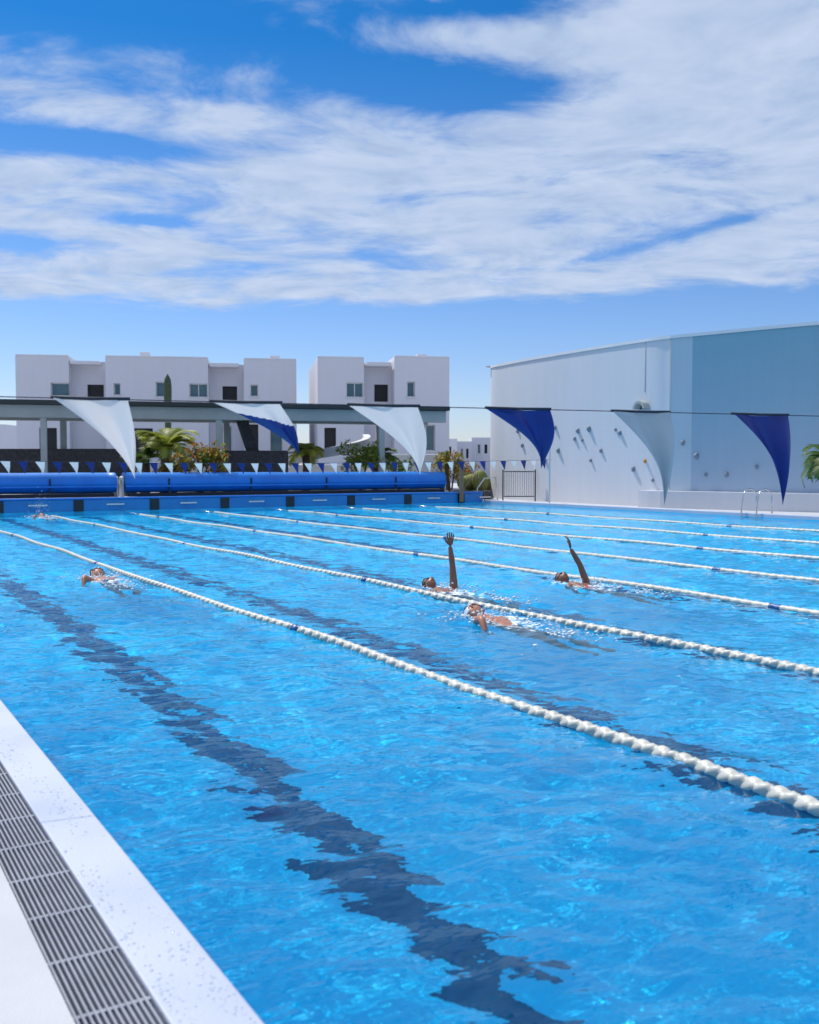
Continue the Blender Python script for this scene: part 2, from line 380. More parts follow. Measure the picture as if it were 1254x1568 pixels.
# ---------------------------------------------------------------- far end wall, rollers
ew=empty('pool_end_wall',rz=AL)
box('wall',(-6,V1,-0.5),(U1+0.0,V1+0.5,0.42),POOLBLUE,ew,0.02)
box('cap',(-6,V1-0.03,0.42),(U1,V1+0.55,0.47),COVER,ew,0.01)
for u in [2.6,5.1]+[7.6+2.55*k for k in range(7)]:
    box('lane_end_mark',(u-0.16,V1-0.035,0.02),(u+0.16,V1-0.004,0.40),BLACK,ew)
    box('grip_bar',(u+0.9,V1-0.05,0.22),(u+1.5,V1-0.01,0.27),STEEL,ew)
plat=mesh('terrace',[(-60,V1+0.5,0.4),(U1-0.6,V1+0.5,0.4),(U1-0.6,60,0.4),(-60,60,0.4),(U1-0.6,V1+0.5,0),(U1-0.6,60,0)],[(0,1,2,3),(1,4,5,2)],DECK,rz=AL)
def roller(u0,u1,v):
    e=empty('pool_cover_roller',W(u0,v,0),AL); L=u1-u0
    n=40; prof=[]
    for k in range(n+1):
        t=k/n; th=-0.5+2*math.pi*t; r=0.335+0.03*t
        prof.append((math.cos(th)*r,math.sin(th)*r))
    secs=int(L/0.35)+1; vs=[];fs=[]
    for i in range(secs+1):
        x=L*i/secs; wob=0.012*math.sin(i*1.7)+0.010*math.sin(i*0.6)
        for (a,b) in prof: vs.append((x,a*(1+wob),b*(1+wob)+0.96))
    m=n+1
    for i in range(secs):
        for k in range(n): fs.append((i*m+k,i*m+k+1,(i+1)*m+k+1,(i+1)*m+k))
        fs.append((i*m+n,i*m,(i+1)*m,(i+1)*m+n))
    fs.append(tuple(range(m))); fs.append(tuple(secs*m+k for k in range(m-1,-1,-1)))
    mesh('drum',vs,fs,COVER,e,smooth=True)
    box('drum_shadow_strip',(0.1,-0.36,0.47),(L-0.1,0.3,0.58),COVERD,e,0.01)  # dark box painted in as the shadow strip beneath the drum
    box('front_rail',(0,-0.42,0.80),(L,-0.375,0.86),COVER,e,0.01)
    for x in (-0.09,L+0.02):
        box('end_bracket',(x,-0.2,0.40),(x+0.07,0.2,1.15),FRAME,e,0.02)
        tube('wheel',[(x+0.0,0,0.96),(x+0.07,0,0.96)],0.22,FRAME,e,20)
    k=1.5
    while k<L:
        box('strap',(k,-0.39,0.62),(k+0.05,-0.345,1.10),COVERD,e); k+=3.1
roller(-4,9.05,V1+1.0); roller(9.35,22.6,V1+1.0)

# ---------------------------------------------------------------- pennant lines
def flag_mesh(name,p0,p1,tip,mats,parent,bulge=0.06,seed=0,split=None):
    p0,p1,tip=Vector(p0),Vector(p1),Vector(tip); n,mm=30,40; vs=[];fs=[];mi=[]
    nor=(p1-p0).cross(Vector((0,0,1))).normalized(); cen=(p0+p1)/2; al=(p1-p0).normalized()
    for j in range(mm+1):
        t=j/mm
        c=cen.lerp(tip,t)+nor*bulge*math.sin(math.pi*t)
        c+=al*0.035*math.sin(math.pi*t)
        hw=(p1-p0)*(0.5*(1-t)**1.35)
        for i in range(n+1):
            s=i/n*2-1
            q=c+hw*s+nor*(0.034*math.sin(4.0*s+3*t+seed)*(0.25+t)*(1-t)*2.2)
            q.z+=-0.008*(1-s*s)*(1-t)
            vs.append(q)
    for j in range(mm):
        for i in range(n):
            a=j*(n+1)+i; fs.append((a,a+1,a+n+2,a+n+1))
            mi.append(0 if split is None else (1 if split(i/n,j/mm) else 0))
    return mesh(name,vs,fs,mats,parent,mi,smooth=True)
pl=empty('backstroke_flag_line')
RZ=1.845
def rp(x): return Vector((x,5.697+0.3907*x,RZ))
fl=[(-1.785,-1.445,0.30,0.41,0.30,FLAGW),(-1.048,-0.701,0.40,0.27,0.46,NAVY),(-0.336,0.049,0.40,0.395,0.42,FLAGW),
    (0.455,0.842,0.39,0.36,0.42,NAVY),(1.259,1.643,0.40,0.60,0.15,FLAGW_SHADE),(2.110,2.527,0.44,0.61,0.12,NAVY)]
for i,(a,b,dx,drop,outp,m) in enumerate(fl):
    p0,p1=rp(a),rp(b); tip=p0+Vector((dx,0.3907*dx+outp*0.9,-drop))
    if i==1: flag_mesh('pennant',p0,p1,tip,[FLAGW,NAVY],pl,0.05,i,lambda s,t:t>0.30+0.25*(s-0.5))
    else: flag_mesh('pennant',p0,p1,tip,m,pl,0.06,i)
    tube('hem',[p0+Vector((-0.01,0,0.004)),(p0+p1)/2+Vector((0,0,0.001)),p1+Vector((0.01,0,0.004))],0.0085,ROPE,pl,8)
tube('cord',[rp(-3.6),rp(-1),rp(1),rp(3),rp(14.5)],0.0030,ROPE,pl,6)
for x in (-3.6,14.5):
    p=rp(x); tube('stanchion',[(p.x,p.y,DZ),(p.x,p.y,1.95)],0.025,STEEL,pl,12)
fl2=empty('backstroke_flag_line')
VF=30.0
def fp(u): 
    s=(u+1)/25.4; return W(u,VF,1.78-0.16*4*s*(1-s))
tube('cord',[fp(-1+25.4*k/30) for k in range(31)],0.006,ROPE,fl2,5)
fv=[];ff=[];fmi=[];u=-0.6;k=0
while u<24.0:
    p0=fp(u);p1=fp(u+0.27);tp=(p0+p1)/2+Vector((0.05+0.06*random.random(),0.1*random.random(),-0.36))
    i=len(fv)
    fv+=[p0,p1,p1.lerp(tp,0.5)+Vector((0,0.03,0)),tp,p0.lerp(tp,0.5)+Vector((0,0.03,0))]; ff+=[(i,i+1,i+2,i+4),(i+4,i+2,i+3)]; fmi+=[1 if k%2 else 0]*2
    u+=0.47;k+=1
mesh('pennants',fv,ff,[NAVY,FLAGW],fl2,fmi)
pp=W(24.3,VF); tube('post_right',[(pp.x,pp.y,DZ),(pp.x,pp.y,3.5)],0.03,FRAME,fl2,12)
pp=W(-0.9,VF); tube('post_left',[(pp.x,pp.y,DZ),(pp.x,pp.y,2.0)],0.03,FRAME,fl2,12)

# ---------------------------------------------------------------- curved climbing wall building
cb=empty('curved_white_building')
ctrl=[(4.4,47.2),(3.72,45.9),(4.35,44.1),(5.3,42.0),(6.9,38.9),(8.5,36.1),(9.15,35.2)]
def catmull(P,n=8):
    out=[];P=[Vector(p) for p in P]; Q=[P[0]*2-P[1]]+P+[P[-1]*2-P[-2]]
    for i in range(1,len(Q)-2):
        for k in range(n):
            t=k/n; a,b,c,d=Q[i-1],Q[i],Q[i+1],Q[i+2]
            out.append(0.5*((2*b)+(c-a)*t+(2*a-5*b+4*c-d)*t*t+(3*b-a-3*c+d)*t**3))
    out.append(P[-1]); return out
front=catmull(ctrl); nfront=len(front)
front+= [Vector((9.78,34.62))]
nmid=len(front)
front+= catmull([(9.80,34.60),(13.0,31.8),(17.5,28.9),(24,26.6)],8)
back=[Vector((34,33)),Vector((26,44)),Vector((14,52)),Vector((6,50.5))]
poly=front+back; n=len(poly); HT=6.06
vs=[(p.x,p.y,0.0) for p in poly]+[(p.x,p.y,HT) for p in poly]
fs=[];mi=[]
for i in range(n):
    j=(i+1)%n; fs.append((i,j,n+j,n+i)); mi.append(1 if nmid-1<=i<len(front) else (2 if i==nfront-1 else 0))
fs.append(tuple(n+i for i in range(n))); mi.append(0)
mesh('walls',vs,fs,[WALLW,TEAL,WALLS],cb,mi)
cv=[];cf=[]
for i,p in enumerate(front):
    a=front[max(i-1,0)];b=front[min(i+1,len(front)-1)]; t=(b-a).normalized(); nn=Vector((t.y,-t.x))
    if nn.y>0: nn=-nn
    for (o,z) in ((0.035,HT-0.06),(0.035,HT+0.05),(-0.25,HT+0.05)): q=p+nn*o; cv.append((q.x,q.y,z))
for i in range(len(front)-1):
    for k in range(2): cf.append((i*3+k,(i+1)*3+k,(i+1)*3+k+1,i*3+k+1))
mesh('parapet_cap',cv,cf,WHITE,cb)
def wallpt(px,off=0.0):
    x=(px-627)/1524; best=None
    for i in range(len(front)-1):
        a,b=front[i],front[i+1]; da=a.x-x*a.y; db=b.x-x*b.y
        if da*db<=0 and a.y>20:
            t=da/(da-db); p=a.lerp(b,t); tt=(b-a).normalized(); nn=Vector((tt.y,-tt.x)); 
            if nn.y>0: nn=-nn
            best=(p+nn*off,tt,nn)
            if i>4: return best
    return best
for px_,z0,z1 in ((986,4.2,6.0),(1025,0.1,6.0)):
    p,t,nn=wallpt(px_,0.004); tube('joint',[(p.x,p.y,z0),(p.x,p.y,z1)],0.012,CONC,cb,6)
holds=empty('climbing_holds')
random.seed(5)
hp=[(793,660),(800,682),(850,655),(855,690),(885,660),(902,657),(942,658),(920,690),(970,718),(1045,678),(1066,698),(1081,727),(1112,727),(1158,715),(880,672),(949,663),(892,674),(988,706),(1010,690),(832,668),(835,705),(1000,735),(820,645),(905,705)]
hv=[];hf=[];hm=[]
for k,(a,b) in enumerate(hp):
    p,t,nn=wallpt(a,0.03); z=1.5+(715-b)*p.y/1524; r=random.uniform(0.05,0.09)
    bm=bmesh.new(); bmesh.ops.create_icosphere(bm,subdivisions=2,radius=r)
    for v_ in bm.verts: v_.co*=1+0.25*math.sin(v_.co.x*40+k)*math.cos(v_.co.z*30); v_.co.z*=1.35
    i=len(hv); hv+=[(p.x+v_.co.x,p.y+v_.co.y,z+v_.co.z) for v_ in bm.verts]
    hf+=[tuple(i+v_.index for v_ in f.verts) for f in bm.faces]; hm+=[1 if k==17 else 0]*len(bm.faces); bm.free()
mesh('holds',hv,hf,[HOLD,HOLDO],holds,hm,smooth=True)
p,t,nn=wallpt(985,0.0); z=1.5+(715-627)*p.y/1524
av=[];af=[]
for s in (0.0,0.3):
    for k in range(13):
        th=math.pi*k/12
        for r in (0.20,0.29):
            q=p+t*(math.cos(th)*r)+nn*s; av.append((q.x,q.y,z+math.sin(th)*r))
for k in range(12):
    a=26+k*2; af.append((a,a+1,a+3,a+2)); af.append((k*2+1,a+1,a+3,k*2+3)); af.append((k*2,k*2+2,a+2,a))
mesh('vent_hood',av,af,CONC,cb)
q=[p+t*x_+nn*0.01 for x_ in (-0.2,0.2)]
mesh('vent_dark',[(q[0].x,q[0].y,z),(q[1].x,q[1].y,z),(q[1].x,q[1].y,z+0.18),(q[0].x,q[0].y,z+0.18)],[(0,1,2,3)],WINDARK,cb)
pv=[];pf=[]
pts=[p_ for p_ in front if p_.x>8.6]
for i,p_ in enumerate(pts):
    a=pts[max(i-1,0)];b=pts[min(i+1,len(pts)-1)]; t=(b-a).normalized(); nn=Vector((t.y,-t.x))
    if nn.y>0: nn=-nn
    q=p_+nn*0.55
    pv+=[(q.x,q.y,0.05),(q.x,q.y,0.66),(p_.x-nn.x*.05,p_.y-nn.y*.05,0.66),(p_.x-nn.x*.05,p_.y-nn.y*.05,0.05)]
for i in range(len(pts)-1):
    for k in range(2): pf.append((i*4+k,(i+1)*4+k,(i+1)*4+k+1,i*4+k+1))
pf.append((0,1,2,3))
mesh('plinth',pv,pf,WALLW,cb)

# ---------------------------------------------------------------- hotel buildings
def facade(parent,x0,x1,z0,z1,y,ops,wallm,depth=0.28):
    xs=sorted(set([x0,x1]+[o[0] for o in ops]+[o[1] for o in ops])); zs=sorted(set([z0,z1]+[o[2] for o in ops]+[o[3] for o in ops]))
    vs=[];fs=[];mi=[]
    def quad(a,b,c,d,m):
        i=len(vs); vs.extend([a,b,c,d]); fs.append((i,i+1,i+2,i+3)); mi.append(m)
    for i in range(len(xs)-1):
        for j in range(len(zs)-1):
            cx=(xs[i]+xs[i+1])/2; cz=(zs[j]+zs[j+1])/2
            if any(o[0]<cx<o[1] and o[2]<cz<o[3] for o in ops): continue
            quad((xs[i],y,zs[j]),(xs[i+1],y,zs[j]),(xs[i+1],y,zs[j+1]),(xs[i],y,zs[j+1]),0)
    for o in ops:
        a,b,c,d,kind=o; yb=y+depth
        quad((a,y,c),(a,yb,c),(a,yb,d),(a,y,d),0); quad((b,y,c),(b,y,d),(b,yb,d),(b,yb,c),0)
        quad((a,y,d),(a,yb,d),(b,yb,d),(b,y,d),0); quad((a,y,c),(b,y,c),(b,yb,c),(a,yb,c),0)
        quad((a,yb,c),(b,yb,c),(b,yb,d),(a,yb,d),2 if kind=='d' else 1)
    mesh('facade',vs,fs,[wallm,GLASSW,WINDARK],parent,mi)
    for o in ops:
        a,b,c,d,kind=o
        if kind=='d': continue
        yb=y+depth-0.06; f=0.055
        box('frame_top',(a,yb,d-f),(b,yb+0.05,d),FRAME,parent); box('frame_bottom',(a,yb,c),(b,yb+0.05,c+f),FRAME,parent)
        box('frame_left',(a,yb+.002,c+f),(a+f,yb+0.048,d-f),FRAME,parent); box('frame_right',(b-f,yb+.002,c+f),(b,yb+0.048,d-f),FRAME,parent)
        if kind=='w2': box('mullion',((a+b)/2-0.03,yb+.004,c+f),((a+b)/2+0.03,yb+0.046,d-f),FRAME,parent)
        if kind in('w','w2'): box('sill',(a-0.08,y-0.06,c-0.08),(b+0.08,y-0.002,c-0.0),FRAME,parent)
K=60/1524
def hx(px,ox): return (px-ox)*K
def hz_(py): return 1.5+(715-py)*K
def hotel(ox,phi,blocks,depth,extras):
    e=empty('hotel_building',((ox-627)*K,60,0),phi)
    for (a,b,top,yoff,ops) in blocks:
        x0,x1=hx(a,ox),hx(b,ox)
        facade(e,x0,x1,0.0,hz_(top),yoff,[(hx(o[0],ox),hx(o[1],ox),hz_(o[3]),hz_(o[2]),o[4]) for o in ops],HOTEL)
        z=hz_(top); yb=depth
        vs=[(x0,yoff,0),(x0,yb,0),(x0,yb,z),(x0,yoff,z),(x1,yoff,0),(x1,yb,0),(x1,yb,z),(x1,yoff,z)]
        mesh('volume',vs,[(0,3,2,1),(4,5,6,7),(3,7,6,2),(1,2,6,5)],HOTEL,e)
        box('parapet',(x0+0.02,yoff-0.03,z+0.003),(x1-0.02,yoff+0.22,z+0.06),WHITE,e)
    for (a,b,t0,t1,y0,y1) in extras:
        box('detail',(hx(a,ox),y0,hz_(t1)),(hx(b,ox),y1,hz_(t0)),HOTEL,e,0.02)
    return e
hotel(27,R(9),[
 (27,105,545,0.0,[(78,105,586,606,'w'),(60,86,655,690,'d')]),
 (105,160,552,1.0,[(128,153,586,612,'d')]),
 (160,315,545,-0.2,[(172,182,586,604,'w'),(235,252,583,606,'w'),(286,314,585,606,'w2'),(190,230,655,700,'d')]),
 (315,370,553,1.0,[(336,359,586,612,'d'),(335,350,650,690,'w')]),
 (370,452,546,-0.4,[(380,392,586,604,'w'),(372,392,648,690,'d'),(410,430,655,690,'w')])],
 9,[(208,223,534,546,1,1.8),(411,427,536,547,1,1.8),(107,150,552,557,-0.1,1.0),(317,362,552,558,-0.1,1.0)])
hotel(487,R(9),[
 (487,558,548,0.0,[(531,557,586,608,'w2'),(497,515,655,690,'d')]),
 (558,604,555,1.0,[(577,599,586,613,'d')]),
 (604,690,546,-0.3,[(624,636,584,607,'w'),(640,668,650,690,'w2')])],
 9,[(645,662,538,547,1,1.8),(562,600,554,560,-0.1,1.0)])
for (a,b,t,y) in ((655,700,672,90),(698,722,676,95),(722,752,670,100),(-40,8,650,95),(740,790,674,105)):
    e=empty('distant_house',((a-627)/1524*y,y,0)); wdt=(b-a)/1524*y; h=1.5+(715-t)*y/1524
    facade(e,0,wdt,0,h,0,[(wdt*0.3,wdt*0.45,h-1.6,h-0.7,'w'),(wdt*0.65,wdt*0.8,h-1.6,h-0.7,'d')],HOTEL)
    mesh('volume',[(0,0,0),(0,6,0),(0,6,h),(0,0,h),(wdt,0,0),(wdt,6,0),(wdt,6,h),(wdt,0,h)],[(0,3,2,1),(4,5,6,7),(3,7,6,2)],HOTEL,e)

# ---------------------------------------------------------------- pergola
P0=Vector((-20.0,37.0)); P1=Vector((1.75,43.0)); L=(P1-P0).length; ang=math.atan2(6,21.75)
pg=empty('pergola',(P0.x,P0.y,0),ang)
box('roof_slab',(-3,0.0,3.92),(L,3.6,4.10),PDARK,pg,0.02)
box('fascia',(-3,0.25,3.42),(L-0.1,0.55,3.915),CONC,pg,0.02)
box('rear_beam',(-3,3.0,3.42),(L-0.1,3.3,3.915),CONC,pg,0.02)
k=0
while k<L-0.5:
    box('rafter',(k,0.56,3.6),(k+0.12,2.99,3.9),CONC,pg); k+=1.2
def pgx(px,yoff=0.4):
    x=(px-627)/1524; dx,dy=math.cos(ang),math.sin(ang)
    return (x*(P0.y+yoff)-P0.x)/(dx-x*dy)
for px_ in (73,340,588):
    s=pgx(px_); box('column',(s-0.12,0.28,0.35),(s+0.12,0.52,3.42),CONC,pg,0.02)
    box('column_rear',(s+0.42,3.02,0.35),(s+0.68,3.28,3.42),CONC,pg,0.02)
s=pgx(372); 
mesh('stair_stringer',[(s,2.2,3.6),(s+0.5,2.2,3.6),(s+1.6,2.2,0.5),(s+1.0,2.2,0.5),(s,2.4,3.6),(s+0.5,2.4,3.6),(s+1.6,2.4,0.5),(s+1.0,2.4,0.5)],[(0,1,2,3),(4,7,6,5),(0,4,5,1),(1,5,6,2),(3,2,6,7),(0,3,7,4)],STONE,pg)
def wall(name,a,b,Yd,z0,z1,m,th=0.4):
    x0=(a-627)/1524*Yd; x1=(b-627)/1524*Yd
    return box(name,(x0,Yd,z0),(x1,Yd+th,z1),m,None,0.03)
wall('stone_wall',-80,206,41,0.3,2.25,STONE)
wall('stone_wall',322,440,42.5,0.3,2.2,STONE)
wall('garden_wall',560,690,48,0.3,2.1,WHITE)
wall('garden_wall',205,325,44,0.3,1.7,WHITE)
wall('garden_wall',440,560,46,0.3,1.6,WHITE)
c0=Vector((-3.9,46.0)); rv=[];fs=[]
for k in range(41):
    t=k/40; th=-math.pi*0.95+math.pi*1.05*t; z=1.35+1.25*t
    for r in (1.0,0.86):
        xx=c0.x+2.1*r*math.cos(th); yy=c0.y+1.7*r*math.sin(th)
        rv+= [(xx,yy,z),(xx,yy,z+0.42)]
for k in range(40):
    a=k*4;b=a+4
    fs+=[(a,b,b+1,a+1),(a+2,a+3,b+3,b+2),(a+1,b+1,b+3,a+3),(a,a+2,b+2,b)]
mesh('curved_ramp',rv,fs,WHITE,smooth=False)

# ---------------------------------------------------------------- plants
def frond_palm(name,loc,trunk_h,nf,fl,m,seed,droop=0.9):
    random.seed(seed); e=empty(name,loc)
    tube('trunk',[(0,0,-0.6),(0.04,0.02,trunk_h*0.5),(0,0.03,trunk_h)],[0.2,0.16,0.17],TRUNK,e,10)
    vs=[];fs=[]
    for f in range(nf):
        az=2*math.pi*f/nf*2.4+random.random(); up=random.uniform(0.25,1.4); L=fl*random.uniform(0.75,1.1)
        d=Vector((math.cos(az),math.sin(az),0)); pts=[]
        p=Vector((0,0,trunk_h)); a=up
        for k in range(15):
            pts.append(p.copy()); p=p+(d*math.cos(a)+Vector((0,0,1))*math.sin(a))*(L/14); a-=droop*0.14*(0.6+0.09*k)
        side=Vector((-d.y,d.x,0))
        for k in range(1,15):
            t=(pts[k]-pts[k-1]).normalized(); w_=fl*0.32*math.sin(math.pi*(0.12+0.86*k/15))
            i=len(vs)
            vs+=[pts[k-1]+side*0.012,pts[k-1]-side*0.012,pts[k]]; fs.append((i,i+1,i+2))
            for sgn in (-1,1):
                for h in (0,0.5):
                    q=pts[k-1].lerp(pts[k],h); tipp=q+side*sgn*w_+t*w_*0.7+Vector((0,0,-0.18*w_+random.uniform(-.04,.04)))
                    i=len(vs); b=t*0.032
                    vs+=[q-b,q+b,q.lerp(tipp,0.55)+b*1.1+Vector((0,0,0.02)),tipp]; fs.append((i,i+1,i+2)); fs.append((i,i+2,i+3))
    mesh('fronds',vs,fs,m,e)
    return e
def bush(name,loc,rx,rz,n,m,seed,leaf=0.09):
    random.seed(seed); e=empty(name,loc); vs=[];fs=[];mi=[]
    cl=[(random.uniform(-rx,rx)*0.75,random.uniform(-rx,rx)*0.6,random.uniform(0.2,0.85)*rz,random.uniform(0.25,0.5)*rx) for _ in range(11)]
    for k in range(n):
        c=random.choice(cl); v_=Vector((random.gauss(0,1),random.gauss(0,1),random.gauss(0,1))).normalized()*c[3]*random.uniform(0.55,1.1)
        p=Vector((c[0],c[1],c[2]))+v_; 
        if p.z<0: p.z=-p.z*0.3
        a=Vector((random.gauss(0,1),random.gauss(0,1),random.gauss(0,1))).normalized(); b=a.cross(Vector((random.gauss(0,1),random.gauss(0,1),random.gauss(0,1)))).normalized()
        s=leaf*random.uniform(0.6,1.4); i=len(vs)
        vs+=[p-a*s,p-b*s*0.35,p+a*s,p+b*s*0.35]; fs.append((i,i+1,i+2,i+3)); mi.append(random.choice(range(len(m))))
    for c in cl[:6]:
        tube('stem',[(0,0,-0.5),(c[0]*0.5,c[1]*0.5,c[2]*0.6),(c[0],c[1],c[2])],[0.04,0.025,0.012],TRUNK,e,5)
    mesh('leaves',vs,fs,m,e,mi)
def at(px,Yd,z): return ((px-627)/1524*Yd,Yd,z)
frond_palm('palm_plant',at(252,37.6,0.9),1.25,26,1.65,[LEAFY],3)
frond_palm('palm_plant',at(222,38.3,0.9),0.9,16,1.2,[LEAF],5)
bush('flowering_shrub',at(306,36.9,0.85),0.95,1.7,1900,[LEAFR,LEAFY,LEAFR,LEAF],2)
bush('flowering_shrub',at(268,36.9,0.7),0.7,1.2,800,[LEAFR,LEAF],12)
bush('shrub',at(553,43,0.9),0.95,1.7,1500,[LEAF,LEAFY],4)
bush('shrub',at(612,46,0.8),0.9,1.2,800,[LEAF],14)
frond_palm('palm_plant',at(575,45,0.8),1.0,18,1.3,[LEAF],8)
frond_palm('palm_plant',at(468,43.5,1.0),1.0,20,1.2,[LEAFY],9)
bush('shrub',at(690,46.5,0.6),0.8,1.8,900,[LEAFR,LEAF,LEAFY],6)
bush('shrub',at(718,48,0.4),0.7,1.4,700,[LEAF,LEAFR],16)
frond_palm('palm_tree',at(1285,25.5,0.07),1.5,20,1.3,[LEAF],11,1.1)
def cactus(name,loc,h,r,m,ribs=10,barrel=False):
    e=empty(name,loc); seg=ribs*4; n=22; vs=[];fs=[]
    for i in range(n+1):
        t=i/n
        rr=r*math.sqrt(max(0,1-((t-0.45)/0.56)**2)) if barrel else r*(1.0 if t<0.88 else math.sqrt(max(0.0,1-((t-0.88)/0.12)**2)))*(0.9+0.1*math.sin(t*9))
        for k in range(seg):
            th=2*math.pi*k/seg; q=rr*(1+0.10*math.cos(ribs*th)); vs.append((q*math.cos(th),q*math.sin(th),h*t))
    for i in range(n):
        for k in range(seg): fs.append((i*seg+k,i*seg+(k+1)%seg,(i+1)*seg+(k+1)%seg,(i+1)*seg+k))
    mesh('stem',vs,fs,m,e,smooth=True); return e
cactus('column_cactus',at(258.5,46.5,0.4),1.1+142*46.5/1524,0.17,CACT)
for px_,yy,h in ((735,44.5,0.75),(722,45.5,0.6),(712,44.8,0.5),(742,46,0.6)):
    cactus('barrel_cactus',at(px_,yy,0.35+0.2*random.random()),h*1.2,0.33,CACTY,14,True)
cactus('column_cactus',at(684,47,0.4),1.9,0.12,CACT)
box('cactus_bed',(1.9,43.8,0.05),(3.6,46.6,0.45),STONE,None,0.05)

# ---------------------------------------------------------------- railings / ladders
def ladder(u,v):
    e=empty('pool_ladder',W(u,v,0),AL)
    for s in (-0.28,0.28):
        pts=[(0.62,s,DZ+0.02),(0.60,s,0.55)]
        for k in range(9):
            th=math.pi*k/8; pts.append((0.30+0.30*math.cos(th)*1.0,s,0.58+0.26*math.sin(th)))
        pts+=[(-0.05,s,0.25),(-0.10,s,-0.3),(-0.10,s,-1.0)]
        tube('rail',pts,0.022,STEEL,e,10)
    for z in (-0.15,-0.42,-0.7): box('tread',(-0.16,-0.27,z),(-0.06,0.27,z+0.03),STEEL,e,0.005)
ladder(24.0,20.2)
g=empty('steel_gate',(3.93,41.6,DZ))
for z in (0.18,1.22): box('rail',(0.02,0,z),(1.28,0.035,z+0.04),BLACK,g)
for k in range(14):
    x=0.04+k*0.092; box('bar',(x,0.01,0.22),(x+0.014,0.025,1.22),BLACK,g)
box('post_a',(-0.05,-0.01,0),(0.0,0.05,1.32),BLACK,g); box('post_b',(1.3,-0.01,0),(1.35,0.05,1.32),BLACK,g)
for k,px_ in enumerate((722,742)):
    e=empty('handrail',at(px_,41.5,0.07))
    tube('rail',[(-0.35,0,0),(-0.3,0,0.55),(0.0,0.2,0.95),(0.5,0.5,1.0),(0.6,0.6,0)],0.025,STEEL if k else WOOD,e,8)
box('end_column',(2.05,40.7,0.07),(2.22,40.9,1.5),WOOD,None,0.01)

# ---------------------------------------------------------------- swimmers
def skin_chain(name,nodes,edges,m,parent,sub=2,root=0):
    me=bpy.data.meshes.new(name); me.from_pydata([n_[0] for n_ in nodes],edges,[])
    o=bpy.data.objects.new(name,me); link(o,parent)
    md=o.modifiers.new('skin','SKIN'); md.use_smooth_shade=True
    sv=me.skin_vertices[0].data
    for i,n_ in enumerate(nodes):
        r=n_[1]; sv[i].radius=(r,r) if not isinstance(r,tuple) else r
        sv[i].use_root=(i==root)
    sb=o.modifiers.new('sub','SUBSURF'); sb.levels=sub; sb.render_levels=sub
    me.materials.append(m); return o
def hand(parent,wrist,dirv,side,m,curl=0.25,k=1.0):
    d=Vector(dirv).normalized(); s=Vector(side); s=(s-d*s.dot(d)).normalized(); nrm=d.cross(s)
    w_=Vector(wrist)
    bm=bmesh.new(); bmesh.ops.create_icosphere(bm,subdivisions=3,radius=1)
    vs=[];
    for v_ in bm.verts:
        c=v_.co; t=(c.y+1)/2
        vs.append(w_+d*(c.y*0.050+0.045)*k+s*(c.x*(0.028+0.014*t))*k+nrm*(c.z*0.016)*k)
    fs=[tuple(v_.index for v_ in f.verts) for f in bm.faces]; bm.free()
    mesh('palm',vs,fs,m,parent,smooth=True)
    for i,(x,l) in enumerate(((-0.030,0.062),(-0.010,0.080),(0.011,0.086),(0.032,0.074))):
        b=w_+d*0.070*k+s*x*k; pts=[b]; a=0.06; p=b+d*0.018*k; pts.append(p)
        for j in range(3):
            a+=curl; q=(d*math.cos(a)+nrm*math.sin(a)+s*x*2.2).normalized(); p=p+q*l*(0.42,0.33,0.25)[j]*k; pts.append(p)
        tube('finger_%d'%(i+1),[tuple(p) for p in pts],[0.0095,0.0092,0.0085,0.0078,0.0050],m,parent,8)
    pts=[w_+d*0.02*k+s*0.018*k,w_+d*0.045*k+s*0.045*k,w_+d*0.075*k+s*0.058*k+nrm*0.01,w_+d*0.100*k+s*0.062*k+nrm*0.02]
    tube('thumb',[tuple(p) for p in pts],[0.014,0.013,0.011,0.006],m,parent,8)
